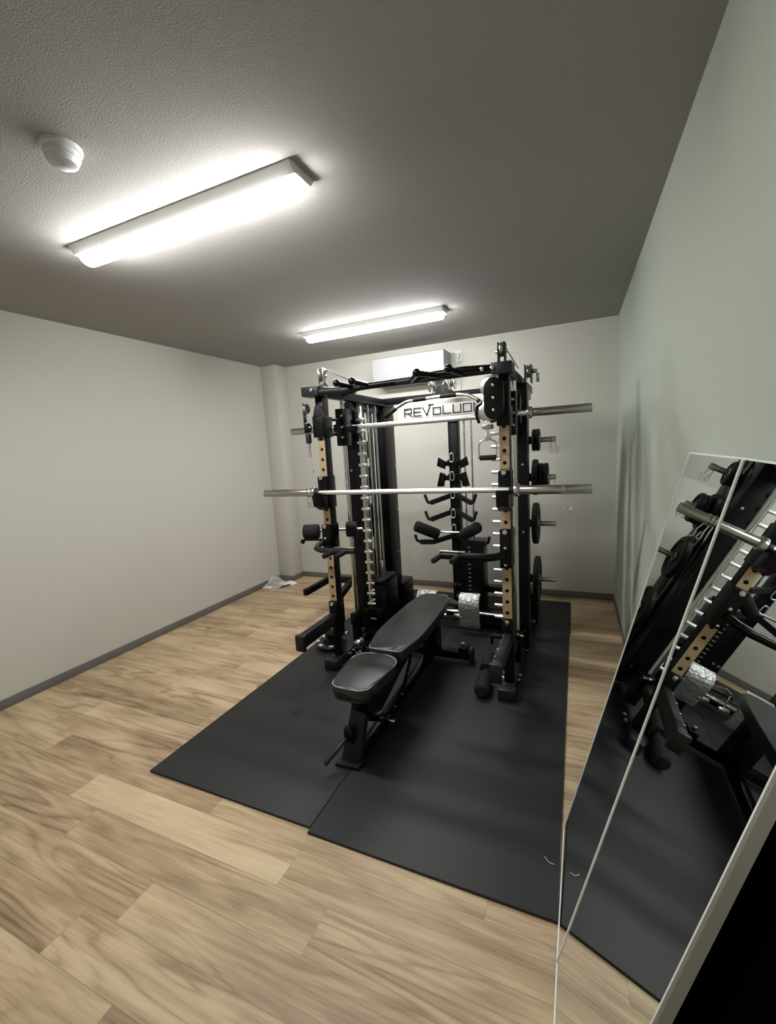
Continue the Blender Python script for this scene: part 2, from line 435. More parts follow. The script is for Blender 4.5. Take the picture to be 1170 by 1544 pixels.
def R(name, b, m, parent=None):
    par = parent or rack
    if name not in SPLIT or name == 'lettering': return obj(name, b, M[m], par)
    first = None
    for isl in islands(b.bm):
        nb = B(); mp = {v: nb.bm.verts.new(v.co) for v in isl}
        for f in {f for v in isl for f in v.link_faces}: nb.bm.faces.new([mp[v] for v in f.verts])
        o = obj(SPLIT[name], nb, M[m], par)
        if first is None: first = o
    b.bm.free(); return first
def bx(b, s, x0, x1, *a, **k): return b.box(min(mx(x0, s), mx(x1, s)), max(mx(x0, s), mx(x1, s)), *a, **k)

for s in 'RL':
    px = PX[s]; sg = SG[s]
    # floor beam with end shoe
    b = B(); b.box(px - .035, px + .035, 2.46, 3.78, MZ, .075); b.box(px - .050, px + .050, 2.40, 2.47, MZ, .082, .005); b.box(px - .05, px + .05, 3.75, 3.82, MZ, .082, .005)
    fb = R('floor_beam', b, 'grey')
    b = B()
    for y in (2.60, 2.66, 3.02, 3.55): b.cyl((px - .055, y, .05), (px + .055, y, .05), .011, 10)
    R('bolts', b, 'steel', fb)
    # front upright, gold drilled strip with real holes
    up = R('front_upright', B().box(px - .028, px + .028, 2.505, 2.580, .07, 1.88, .004), 'black')
    b = B(); zs = [.513 + .0672 * i for i in range(17)]; w, hz, y = .0265, .0336, 2.5015
    for z0 in zs:
        n = 16; o_, i_ = [], []
        for k in range(n):
            a = 2 * PI * k / n; c_, s_ = math.cos(a), math.sin(a); q = max(abs(c_), abs(s_))
            o_.append(b.bm.verts.new((px + c_ / q * w, y, z0 + s_ / q * hz))); i_.append(b.bm.verts.new((px + c_ * .0115, y, z0 + s_ * .0115)))
        i2 = [b.bm.verts.new(v.co + V((0, .0035, 0))) for v in i_]
        for k in range(n):
            j = (k + 1) % n
            b.bm.faces.new((o_[k], o_[j], i_[j], i_[k])); b.bm.faces.new((i_[k], i_[j], i2[j], i2[k]))
    tag(R('drilled_strip', b, 'gold', up), 'gold strip with round holes')
    # side top beam and cap box on the front upright
    R('side_top_beam', B().box(px - .030, px + .030, 2.50, 3.70, 1.862, 1.918), 'black')
    R('post_cap', B().box(px - (.055 if s == 'R' else .085), px + (.055 if s == 'R' else .04), 2.44, 2.56, 1.862, 1.922, .004), 'grey')
    # guide rod
    gx = px + .012 if s == 'R' else px + .005
    gr = R('guide_rod', B().cyl((gx, 2.80, .29), (gx, 2.80, 1.87), .0165, 20), 'chrome')
    b = B().box(gx - .03, gx + .03, 2.76, 2.84, .20, .285); b.beam((gx, 2.80, .07), (gx, 2.80, .21), .05, .05)
    R('rod_foot', b, 'gloss', gr)
    # wide black column behind the guide rod
    cx = -.390 if s == 'R' else -1.613
    ca = R('wide_column', B().box(cx - .055, cx + .055, 3.0, 3.11, .07, 1.87, .005), 'black')
    b = B()
    for z in (.2, .9, 1.35, 1.75): b.cyl((cx + .025 * sg, 2.992, z), (cx + .025 * sg, 3.0, z), .008, 10)
    R('bolts', b, 'steel', ca)
    # peg ladder on its inner side
    ix = cx - .055 * sg; pl = R('peg_rail', B().box(min(ix, ix - .034 * sg), max(ix, ix - .034 * sg), 2.995, 3.020, .24, 1.83, .003), 'steel')
    for i in range(18):
        z = .292 + .0845 * i
        R('rack_peg', B().rcyl((ix + .004 * sg, 2.982, z), (ix - (.118 if s == 'R' else .062) * sg, 2.982, z), .0115, .003, 12), 'bar', pl)
    # round pulley guard at the column top
    R('pulley_guard', B().rcyl((cx - .03, 2.975, 1.70), (cx + .03, 2.975, 1.70), .105, .01, 32), 'gloss')
    # rear column
    rcx = -.452 if s == 'R' else cx
    rc = R('rear_column', B().box(rcx - .055, rcx + .055, 3.49, 3.70, .07, 1.87, .005), 'black')
    b = B()
    for z in (.25, .55, .95, 1.35, 1.62, 1.80): b.cyl((rcx - .063 * sg, 3.66, z), (rcx - .055 * sg, 3.66, z), .009, 10)
    R('bolts', b, 'steel', rc)
    R('rear_foot_box', B().box(min(cx - .11 * sg, cx + .05 * sg), max(cx - .11 * sg, cx + .05 * sg), 3.60, 3.84, MZ, .27, .008), 'gloss')
    # plate storage post with four horns between the columns
    sx = mx(-.372, s)
    sp = R('storage_post', B().box(sx - .012, sx + .012, 3.27, 3.33, .07, 1.86), 'gloss')
    for z in (1.503, 1.240, .905, .490):
        hn = R('plate_horn', B().rcyl((mx(-.345, s), 3.30, z), (mx(-.176, s), 3.30, z), .0185, .003, 20), 'darksteel', sp)
        R('horn_base', B().cyl((sx, 3.30, z), (mx(-.340, s), 3.30, z), .029, 20), 'gloss', hn)
    # side tie beams
    b = B(); b.box(px - .025, px + .025, 2.58, 3.0, .20, .25) if s == 'R' else None
    b.box(cx - .03, cx + .03, 3.1, 3.5, .09, .15); b.box(cx - .03, cx + .03, 3.1, 3.5, 1.80, 1.86)
    R('side_tie', b, 'gloss')
    # stack cables running along the side
    b = B()
    for y0, y1 in ((3.16, 3.20), (3.20, 3.22), (3.235, 3.30)):
        b.tube([(cx - .01 * sg, y0, 1.80), (cx - .01 * sg, (y0 + y1) / 2, 1.0), (cx - .01 * sg, y1, .35)], .0045, 8)
    R('side_cables', b, 'wirec')

# left weight stack between the columns
b = B(); z = .085
st = R('weight_stack', B().box(-1.560, -1.435, 3.0, 3.30, .08, .44, .004), 'gloss')
tp = B().box(-1.557, -1.440, 3.01, 3.29, .450, .475, .003); R('top_plate', tp, 'grey', st)
for z in (.155, .235, .315, .395):
    tag(R('plate_label', B().box(-1.553, -1.505, 2.996, 3.001, z, z + .014, .001), 'paper', st), 'pale weight label')
for y in (3.09, 3.22): R('stack_rod', B().cyl((-1.515, y, .44), (-1.515, y, 1.84), .009, 12), 'chrome', st)
R('selector_stem', B().rcyl((-1.50, 3.155, .47), (-1.50, 3.155, .60), .02, .006), 'steel', st)
R('stack_base', B().box(-1.60, -1.42, 2.90, 3.42, MZ, .08, .004), 'gloss')
R('stack_guide', B().box(-1.575, -1.43, 2.93, 3.0, .20, .27, .005), 'gloss')

# rear frame, center post, lat stack
R('rear_top_beam', B().box(-1.60, -.38, 3.53, 3.59, 1.872, 1.928, .004), 'black')
cp = R('center_post', B().box(-1.035, -.952, 3.60, 3.68, .07, 1.88, .004), 'black')
b = B()
for x, z in ((-1.01, .30), (-.975, .30), (-.993, .20)): b.cyl((x, 3.588, z), (x, 3.60, z), .012, 10)
R('bolts', b, 'chrome', cp)
ls = R('lat_weight_stack', B().box(-.945, -.755, 3.55, 3.72, .10, .70, .005), 'gloss')
for i in range(14):
    R('stack_groove', B().box(-.885, -.862, 3.546, 3.552, .16 + i * .037, .168 + i * .037, .0005), 'steel', ls)
for x in (-.905, -.845): R('stack_rod', B().cyl((x, 3.63, .70), (x, 3.63, 1.86), .0075, 10), 'steel', ls)
R('rear_floor_beam', B().box(-1.55, -.43, 3.66, 3.74, MZ, .08), 'gloss')
R('rear_tie_beam', B().box(-.76, -.43, 3.62, 3.70, .24, .29, .004), 'gloss')
b = B().box(-.80, -.43, 3.36, 3.50, .06, .17, .006); b.box(-1.55, -.43, 3.50, 3.56, .05, .11, .004)
R('low_row_housing', b, 'gloss')
R('low_cross_bar', B().cyl((-1.30, 3.33, .16), (-.44, 3.33, .16), .012), 'chrome')

# foot plates of the low row
for sgn, x0, x1 in ((1, -.893, -.733), (-1, -1.245, -1.085)):
    sec = [(3.30, .335), (3.26, .325), (3.235, .295), (3.225, .24), (3.235, .16), (3.255, .085), (3.27, .060), (3.285, .065), (3.27, .09), (3.252, .16), (3.243, .24), (3.252, .285), (3.275, .310), (3.30, .318)]
    R('foot_plate', B().prism([(x0, y, z) for y, z in sec], (x1 - x0, 0, 0), bev=.002), 'diamond')
b = B().rcyl((-1.08, 3.35, .215), (-.90, 3.35, .215), .016, .004, 16)
R('foot_bar', b, 'grey')

# sign plate with lettering
Ys = 3.50
def sgn_pt(x, z): return (x, Ys, z)
sg_pts = [(-1.445, 1.715), (-1.425, 1.79), (-1.385, 1.862), (-1.34, 1.885), (-.66, 1.885), (-.61, 1.862), (-.575, 1.79), (-.555, 1.715)]
sign = R('sign_plate', B().prism([(x, Ys, z) for x, z in sg_pts], (0, .008, 0), bev=.002), 'banner')
G = {'R': [[(0, 0), (0, 1), (1, 1), (1, .42), (0, .42)], [(.5, .42), (1, 0)]], 'E': [[(1, 1), (0, 1), (0, 0), (1, 0)], [(0, .5), (.9, .5)]],
     'V': [[(-.1, 1), (.45, 0), (.95, 1.28)], [(.72, 1.28), (1.35, 1.28)]], 'O': [[(0, 0), (0, .85), (1, .85), (1, 0), (0, 0)]],
     'L': [[(0, 1), (0, 0), (1, 0)]], 'U': [[(0, 1), (0, 0), (1, 0), (1, 1)]], 'N': [[(0, 0), (0, 1), (1, 0), (1, 1)]]}
G['O2'] = [[(0, 0), (0, 1), (1, 1), (1, 0), (0, 0)]]
b = B(); x = -1.372
for ch in ['R', 'E', 'V', 'O', 'L', 'U', 'O2', 'N']:
    w, h = .062, .062
    for line in G[ch]:
        for (u0, v0), (u1, v1) in zip(line, line[1:]):
            p0 = V((x + u0 * w, Ys - .002, 1.757 + v0 * h)); p1 = V((x + u1 * w, Ys - .002, 1.757 + v1 * h))
            dd = (p1 - p0).normalized() * .0045
            b.beam(p0 - dd, p1 + dd, .009, .003, up=(0, 1, 0), bev=0)
    x += .0835
R('lettering', b, 'ink', sign)

# pulley bracket on the rear beam, with two chrome wheels
b = B().prism([(-1.12, 3.50, 1.90), (-.93, 3.50, 1.90), (-.99, 3.50, 1.975), (-1.08, 3.50, 1.985)], (0, .02, 0), bev=.002)
R('pulley_bracket', b, 'grey')
for x in (-1.105, -.985, -.935):
    w = R('pulley_wheel', B().lathe([(.006, -.012), (.034, -.012), (.038, -.009), (.030, 0), (.038, .009), (.034, .012), (.006, .012)], (x, 3.44, 1.985), 'X', 24), 'steel')
    b = B().box(x - .019, x - .015, 3.41, 3.47, 1.93, 2.02, .001); b.box(x + .015, x + .019, 3.41, 3.47, 1.93, 2.02, .001); b.cyl((x - .024, 3.44, 1.985), (x + .024, 3.44, 1.985), .008, 10)
    R('wheel_bracket', b, 'chrome', w)

# multi grip pull-up bar across the front
b = B(); YB2, ZB = 2.50, 1.888
b.tube([(-1.60, 2.47, 1.888), (-1.36, 2.47, 1.878), (-1.22, 2.50, 1.890), (-.80, 2.52, 1.895), (-.42, 2.50, 1.895)], .0215, 20)
pb = R('pull_up_bar', b, 'grey')
b = B(); b.tube([(-1.40, 2.50, 1.86), (-1.24, 2.47, 1.885), (-1.05, 2.50, 1.892), (-.92, 2.53, 1.895), (-.80, 2.45, 1.90), (-.60, 2.45, 1.905), (-.42, 2.48, 1.90)], .018, 16)
R('angled_grip_bar', b, 'gloss', pb)
for bxp, ex in ((-1.30, -1.338), (-1.20, -1.235), (-.93, -.835), (-.62, -.655)):
    R('short_grip', B().tube([(bxp, 2.50, 1.89), (ex, 2.345, 1.90)], .0155, 14), 'gloss', pb)
    R('ball_end', B().ball((ex, 2.335, 1.902), .0225), 'gloss', pb)
R('short_grip', B().tube([(-.83, 2.345, 1.90), (-.72, 2.50, 1.89)], .0155, 14), 'gloss', pb)
for x in (-1.585, -.50, -.445): R('bar_bolt', B().rcyl((x, 2.43, 1.895), (x, 2.447, 1.895), .011, .003, 12), 'chrome', pb)

# pulley towers on top of both posts, and cables to the back
for s in 'RL':
    px = PX[s]; sg = SG[s]; x = px - .005 if s == 'R' else px + .045
    b = B().box(x - .020, x - .014, 2.48, 2.54, 1.92, 2.03, .002); b.box(x + .014, x + .020, 2.48, 2.54, 1.92, 2.03, .002)
    tw = R('pulley_tower', b, 'black' if s == 'R' else 'chrome')
    R('pulley_wheel', B().lathe([(.005, -.010), (.038, -.010), (.043, -.007), (.034, 0), (.043, .007), (.038, .010), (.005, .010)], (x, 2.51, 1.995), 'X', 24), 'steel', tw)
    R('axle', B().rcyl((x - .034, 2.51, 1.985), (x + .030, 2.51, 1.985), .010, .003, 12), 'chrome', tw)
    R('top_cable', B().tube([(x, 2.53, 2.035), (x + .01 * sg, 3.08, 1.975 if s == 'R' else 1.99)], .0035, 8), 'cable', tw)
    # rear pulley pair above the wide column
    x2 = mx(-.33, s)
    b = B().box(x2 - .022, x2 - .016, 3.03, 3.13, 1.87, 1.985, .002); b.box(x2 + .016, x2 + .022, 3.03, 3.13, 1.87, 1.985, .002)
    t2 = R('rear_pulley', b, 'gloss')
    R('pulley_wheel', B().lathe([(.005, -.010), (.040, -.010), (.045, -.007), (.036, 0), (.045, .007), (.040, .010), (.005, .010)], (x2, 3.08, 1.945), 'X', 24), 'steel', t2)
    b = B().rcyl((x2 + .022 * 1, 3.08, 1.945), (x2 + .055, 3.08, 1.945), .014, .003, 12)
    b.lathe([(.004, .05), (.028, .05), (.032, .053), (.026, .06), (.032, .067), (.028, .07), (.004, .07)], (x2, 3.06, 1.90), 'X', 20)
    R('chrome_swivel', b, 'chrome', t2)

# sliding cable carriages on the front posts
px = PX['R']
ca = R('cable_carriage', B().box(px - .036, px + .034, 2.475, 2.60, 1.59, 1.70, .004), 'black')
def capsule(x, y, z0, z1, r, h, b=None):
    n = 12; pts = [(x + r * math.cos(PI * k / n), y, z1 + r * math.sin(PI * k / n)) for k in range(n + 1)] + [(x - r * math.cos(PI * k / n), y, z0 - r * math.sin(PI * k / n)) for k in range(n + 1)]
    return (b or B()).prism(pts, (0, h, 0), bev=.003)
b = capsule(px - .035, 2.40, 1.675, 1.79, .052, .018); R('pulley_shield', b, 'gloss', ca)
R('carriage_wheel', B().lathe([(.006, 0), (.050, 0), (.056, .004), (.046, .012), (.056, .020), (.050, .024), (.006, .024)], (px - .058, 2.43, 1.800), 'Y', 28), 'steel', ca)
R('carriage_wheel', B().lathe([(.006, 0), (.050, 0), (.056, .004), (.046, .012), (.056, .020), (.050, .024), (.006, .024)], (px - .075, 2.43, 1.672), 'Y', 28), 'steel', ca)
R('wheel_guard', B().tube([(px - .105, 2.43, 1.72), (px - .132, 2.43, 1.70), (px - .136, 2.43, 1.655), (px - .12, 2.43, 1.61)], .008, 10), 'gloss', ca)
b = B()
for z in (1.80, 1.735, 1.672): b.rcyl((px - .035, 2.388, z), (px - .035, 2.40, z), .008, .002, 10)
R('bolts', b, 'chrome', ca)
R('carriage_foot', B().box(px - .10, px - .05, 2.40, 2.47, 1.575, 1.60, .004), 'darksteel', ca)
px = PX['L']
ca = R('cable_carriage', B().box(px - .040, px + .036, 2.475, 2.60, 1.60, 1.735, .004), 'black')
R('carriage_neck', B().prism([(px - .030, 2.47, 1.735), (px + .032, 2.47, 1.735), (px + .022, 2.47, 1.80), (px - .012, 2.47, 1.80)], (0, .05, 0), bev=.003), 'grey', ca)
R('carriage_wheel', B().lathe([(.006, -.012), (.028, -.012), (.033, -.008), (.026, 0), (.033, .008), (.028, .012), (.006, .012)], (px - .062, 2.45, 1.785), 'X', 28), 'steel', ca)
R('carriage_wheel', B().lathe([(.006, -.012), (.028, -.012), (.033, -.008), (.026, 0), (.033, .008), (.028, .012), (.006, .012)], (px - .062, 2.45, 1.665), 'X', 28), 'grey', ca)
b = B().box(px - .080, px - .076, 2.43, 2.47, 1.63, 1.82, .001); b.rcyl((px - .088, 2.45, 1.665), (px - .04, 2.45, 1.665), .009, .002, 10)
R('wheel_bracket', b, 'chrome', ca)
b = B(); b.cyl((px + .03, 2.70, 1.60), (px + .03, 2.70, 1.62), .01)
for z in (1.62, 1.72): b.cyl((px, 2.60, z), (px + .01, 2.77, z), .010, 10)
R('link_bars', b, 'black', ca)

# bar path carriages on the guide rods and the guided bar
for s in 'RL':
    gx = -.405 if s == 'R' else -1.575
    cg = R('bar_carriage', B().box(gx - .035, gx + .035, 2.755, 2.85, 1.54, 1.80, .006), 'gloss')
    b = B()
    for z in (1.60, 1.67, 1.75): b.rcyl((gx + .02, 2.745, z), (gx + .02, 2.757, z), .009, .002, 10)
    R('bolts', b, 'chrome', cg)
    b = B().beam((gx - .05 * SG[s], 2.76, 1.66), (gx - .12 * SG[s], 2.79, 1.645), .03, .05); R('bar_hook', b, 'gloss', cg)
gb = R('guided_bar', B().cyl((-1.54, 2.80, 1.665), (-.30, 2.80, 1.668), .0165, 20), 'bar')
for a, c in ((-1.66, -2.02), (-.285, .044)):
    R('bar_sleeve', B().rcyl((a, 2.80, 1.668), (c, 2.80, 1.668), .0245, .003, 24), 'darksteel', gb)
for a, c in ((-1.665, -1.635), (-.312, -.280)):
    R('sleeve_collar', B().rcyl((a, 2.80, 1.668), (c, 2.80, 1.668), .035, .005, 24), 'steel', gb)

# J hooks, spotter arms, dip handles on the front posts
for s in 'RL':
    px = PX[s]; sg = SG[s]
    b = B().box(px - .034, px + .034, 2.470, 2.590, 1.13, 1.345, .006); 
    jh = R('bar_hook_sleeve', b, 'gloss')
    b = B().prism([(px - .034, 2.47, 1.12), (px - .034, 2.400, 1.155), (px - .034, 2.388, 1.235), (px - .034, 2.398, 1.243), (px - .034, 2.402, 1.218), (px - .034, 2.47, 1.215)], (.068, 0, 0), bev=.003)
    R('hook_lip', b, 'gloss', jh)
    b = B(); b.rcyl((px, 2.455, 1.335), (px, 2.47, 1.335), .014, .004, 14); R('knob', b, 'chrome', jh)
    # spotter arm with end shoe
    b = B().box(px - .032, px + .032, 2.485, 2.590, .295, .475, .005); sa = R('spotter_arm', b, 'gloss')
    b = B().box(px - .022, px + .024, 2.10, 2.49, .315, .398, .003); R('arm_beam', b, 'grey', sa)
    b = B().box(px - .030, px + .034, 2.075, 2.105, .300, .402, .006); R('arm_end', b, 'blackplastic', sa)
    b = B().rcyl((px, 2.472, .462), (px, 2.487, .462), .014, .004, 14)
    for y in (2.17, 2.26, 2.35, 2.44): b.rcyl((px - .015, y, .398), (px - .015, y, .402), .007, .001, 10)
    R('knob', b, 'chrome', sa)
R('arm_catch', B().box(-.485, -.425, 2.44, 2.47, .375, .392, .002), 'gloss'); R('arm_catch', B().box(-.490, -.478, 2.44, 2.47, .335, .392, .002), 'gloss')
R('foot_bar', B().rcyl((-.375, 2.70, .300), (-.335, 2.70, .290), .008, .002, 12), 'chrome')
R('peg_link', B().tube([(-.437, 2.495, 1.505), (-.437, 2.478, 1.500), (-.437, 2.478, 1.425), (-.437, 2.495, 1.420)], .0035, 8), 'chrome')
# right dip handle
px = PX['R']; b = B().box(px - .032, px + .034, 2.47, 2.590, .79, 1.015, .006); dh = R('dip_handle', b, 'gloss')
R('dip_arm', B().tube([(px - .01, 2.47, .870), (px - .05, 2.44, .862), (px - .11, 2.425, .858), (px - .37, 2.425, .862)], .023, 16), 'gloss', dh)
R('top_rail', B().beam((-.775, 2.425, .888), (-.62, 2.425, .886), .022, .008), 'steel', dh)
for x in (-.765, -.658):
    R('hand_grip', B().rcyl((x, 2.42, .862), (x - .012, 2.31, .855), .0165, .004, 16), 'foam', dh)
b = B().rcyl((px, 2.455, 1.0), (px, 2.47, 1.0), .014, .004, 14); b.rcyl((px, 2.46, .91), (px, 2.47, .91), .009, .002, 10); b.rcyl((px, 2.46, .81), (px, 2.47, .81), .008, .002, 10)
R('knob', b, 'chrome', dh)
# left dip handle
px = PX['L']; b = B().box(px - .032, px + .034, 2.47, 2.590, .85, 1.02, .006); dh = R('dip_handle', b, 'gloss')
R('dip_arm', B().tube([(px - .03, 2.50, .900), (px - .06, 2.46, .880), (px - .05, 2.42, .868), (px, 2.40, .862), (px + .08, 2.40, .862), (px + .25, 2.40, .866)], .019, 16), 'grey', dh)
R('top_rail', B().beam((px + .10, 2.40, .886), (px + .25, 2.40, .888), .02, .007), 'steel', dh)
for x in (-1.480, -1.395):
    R('hand_grip', B().rcyl((x, 2.395, .862), (x - .012, 2.285, .852), .0165, .004, 16), 'foam', dh)
b = B().rcyl((px, 2.455, 1.01), (px, 2.47, 1.01), .014, .004, 14); b.rcyl((px, 2.455, .93), (px, 2.47, .93), .010, .004, 14); R('knob', b, 'chrome', dh)
# leg hold rollers behind the left post
lr = R('leg_hold_bar', B().cyl((-1.79, 2.56, .955), (-1.42, 2.70, .955), .010), 'steel')
R('foam_roller', B().rcyl((-1.80, 2.53, .955), (-1.695, 2.57, .955), .052, .012, 24), 'foam', lr)
R('foam_roller', B().rcyl((-1.65, 2.585, .985), (-1.615, 2.60, .985), .045, .008, 24), 'foam', lr)
R('foam_roller', B().rcyl((-1.53, 2.66, .955), (-1.46, 2.69, .955), .055, .012, 24), 'foam', lr)
b = B().beam((-1.78, 2.50, .905), (-1.62, 2.53, .905), .014, .014); b.beam((-1.785, 2.50, .905), (-1.80, 2.50, .88), .014, .03); R('roller_hook', b, 'gloss', lr)

# storage hooks on the center post, five pairs
tiers = [(1.355, .075, .10, 'block'), (1.235, .075, .10, 'slant'), (1.085, .215, .17, 'hook'), (.945, .215, .17, 'hook'), (.735, .30, .16, 'wide')]
for z, rx, fy, kind in tiers:
    hp = R('storage_hook', B().box(-1.040, -.947, 3.585, 3.60, z - .03, z + .03, .002), 'black')
    for sgn in (-1, 1):
        x0 = -.993 + sgn * .035
        if kind == 'block':
            b = B().beam((x0, 3.59, z), (x0 + sgn * .05, 3.58, z - .01), .02, .035); b.prism([(x0 + sgn * .030, 3.55, z - .05), (x0 + sgn * .100, 3.55, z - .02), (x0 + sgn * .085, 3.55, z + .05), (x0 + sgn * .035, 3.55, z + .02)], (0, .03, 0), bev=.003)
        elif kind == 'slant':
            b = B().beam((x0, 3.59, z), (x0 + sgn * .05, 3.58, z - .01), .02, .035); b.prism([(x0 + sgn * .045, 3.55, z - .075), (x0 + sgn * .105, 3.55, z - .075), (x0 + sgn * .075, 3.55, z + .045), (x0 + sgn * .03, 3.55, z + .03)], (0, .03, 0), bev=.003)
        elif kind == 'hook':
            e = (x0 + sgn * .135, 3.46, z - .050)
            b = B().beam((x0 - sgn * .02, 3.59, z), e, .022, .032); b.tube([e, (e[0] + sgn * .022, 3.45, z - .045), (e[0] + sgn * .034, 3.445, z - .01), (e[0] + sgn * .045, 3.445, z + .022)], .013, 10)
        else:
            e = (x0 + sgn * .13, 3.47, z - .035); f = (x0 + sgn * .235, 3.45, z - .035)
            b = B().beam((x0 - sgn * .02, 3.59, z), e, .022, .034); b.beam(e, f, .022, .034); b.tube([f, (f[0] + sgn * .03, 3.44, z - .02), (f[0] + sgn * .045, 3.44, z + .03)], .013, 10)
        R('hook_arm', b, 'gloss' if kind in ('block', 'slant') else 'grey', hp)
# knee rollers of the lat seat
kr = R('knee_roller_bar', B().cyl((-1.11, 3.47, .787), (-.87, 3.47, .787), .009), 'chrome')
for sgn in (-1, 1):
    p0 = V((-.993 + sgn * .105, 3.42, .775)); p1 = V((-.993 + sgn * .255, 3.30, .868))
    R('foam_roller', B().rcyl(p0, p1, .046, .012, 24), 'foam', kr)

# fixed crossbar storage bracket low at the outer left rear
b = B().beam((-1.66, 3.50, .30), (-2.22, 3.47, .30), .03, .05)
b.beam((-2.215, 3.49, .30), (-2.215, 3.06, .30), .035, .05); b.beam((-1.98, 3.49, .30), (-1.95, 3.12, .22), .04, .05)
sb = R('side_bracket', b, 'gloss')
b = B()
for x in (-2.16, -1.90): b.rcyl((x, 3.44, .30), (x, 3.46, .30), .012, .002, 10)
R('bolts', b, 'chrome', sb)

# ------------------------------------------------------------------ barbell in the front hooks
t = thing('barbell', 'long steel barbell resting in the front hooks at chest height', 'barbell', (-.986, 2.42, 1.2235))
BZ = 1.2435
obj('shaft', B().cyl((-1.60, 2.42, BZ), (-.33, 2.42, BZ), .0150, 20), M['bar'], t)
for a, c, d in ((-1.62, -2.013, -1.605), (-.318, .041, -.335)):
    sl = obj('sleeve', B().rcyl((a, 2.42, BZ), (c, 2.42, BZ), .0245, .003, 28), M['darksteel'], t)
    k = -1 if a < -1 else 1
    obj('sleeve_collar', B().rcyl((a - k * .022, 2.42, BZ), (a + k * .006, 2.42, BZ), .036, .005, 28), M['steel'], t)
    obj('shaft_ring', B().rcyl((a - k * .05, 2.42, BZ), (a - k * .02, 2.42, BZ), .019, .003, 20), M['grey'], t)

def spring_clip(name, label, loc, r, rot=(0, 0, 0), group='spring collars on bars and horns'):
    t = thing(name, label, 'spring collar', loc, group)
    pts = []; n = 56; L = V(loc)
    for i in range(n + 1):
        a = 2 * PI * 3.6 * i / n - PI * .6
        pts.append((L.x - .010 + .020 * i / n, L.y + r * math.cos(a), L.z + r * math.sin(a)))
    obj('coil', B().tube(pts, .0022, 6), M['chrome'], t)
    for sgn in (-1, 1):
        bx0, by0, bz0 = L.x + sgn * .008, L.y - .008, L.z - r
        pp = [(bx0, by0, bz0), (bx0 + sgn * .004, by0, bz0 - .030), (bx0 + sgn * .004 - .010, by0, bz0 - .062), (bx0 + sgn * .004 - .004, by0, bz0 - .074), (bx0 + sgn * .004 + .009, by0, bz0 - .068), (bx0 + sgn * .006 + .010, by0, bz0 - .034)]
        obj('clip_handle', B().tube([(q[0] + sgn * .006 + (L.z - r - q[2]) * .22, q[1] - (sgn * .006), q[2]) for q in pp], .0024, 6), M['chrome'], t)
    return t
r0 = .0265
spring_clip('spring_collar', 'chrome spring collar hanging on the right sleeve of the barbell', (-.094, 2.42, BZ), r0)
spring_clip('spring_collar', 'chrome spring collar hanging on the left sleeve of the barbell', (-1.655, 2.42, BZ), r0)
spring_clip('spring_collar', 'thin spring collar on the topmost right plate horn', (-.197, 3.30, 1.503), .0205)
spring_clip('spring_collar', 'thin spring collar on the second right plate horn, behind the barbell', (-.205, 3.30, 1.240), .0205)

# ------------------------------------------------------------------ weight plates on the horns
def weight_plate(x, z, rad, th, label, group):
    h = th / 2; c = V((x, 3.30, z - .004 if rad < 0 else z))
    t = thing('weight_plate', label, 'weight plate', c, group)
    prof = [(.024, -h * .8), (.045, -h), (.050, -h * .62), (rad * .72, -h * .55), (rad * .80, -h), (rad - .006, -h), (rad, -h + .006), (rad, h - .006), (rad - .006, h), (rad * .80, h), (rad * .72, h * .55), (.050, h * .62), (.045, h), (.024, h * .8)]
    b = B(); seg = 40; rings = []
    for r_, hh in prof:
        rings.append([b.bm.verts.new((x + hh, 3.30 + r_ * math.cos(2 * PI * k / seg), z + r_ * math.sin(2 * PI * k / seg))) for k in range(seg)])
    for i in range(len(rings)):
        A_, D_ = rings[i], rings[(i + 1) % len(rings)]
        for k in range(seg): b.bm.faces.new((A_[k], A_[(k + 1) % seg], D_[(k + 1) % seg], D_[k]))
    obj('disc', b, M['rubberplate'], t)
    for sg_ in (-1, 1):
        obj('hub_ring', B().tube([(x + sg_ * h * .9, 3.30 + .027 * math.cos(2 * PI * k / 24), z + .027 * math.sin(2 * PI * k / 24)) for k in range(24)], .003, 8, closed=True), M['steel'], t)
    return t
PR = 'black weight plates on the right horns'; PL = 'black weight plates on the left horns'
for x, z, rad, th, lr_, ll in [
    (-.320, 1.503, .078, .024, 'inner of two small black plates on the topmost right horn', 'small black plate on the topmost left horn'),
    (-.294, 1.503, .078, .024, 'outer of two small black plates on the topmost right horn', None),
    (-.313, 1.240, .128, .036, 'innermost and largest of three black plates on the second right horn', 'black plate on the second left horn from the top'),
    (-.275, 1.240, .100, .030, 'middle black plate of three on the second right horn', None),
    (-.242, 1.240, .100, .030, 'outermost black plate of three on the second right horn', None),
    (-.312, .905, .150, .038, 'single black plate on the third right horn from the top', 'black plate on the third left horn from the top'),
    (-.306, .490, .168, .036, 'large black plate on the lowest right horn near the floor', 'large black plate on the lowest left horn near the floor')]:
    weight_plate(x, z, rad, th, lr_, PR)
    if ll: weight_plate(2 * XC - x, z, rad, th, ll, PL)

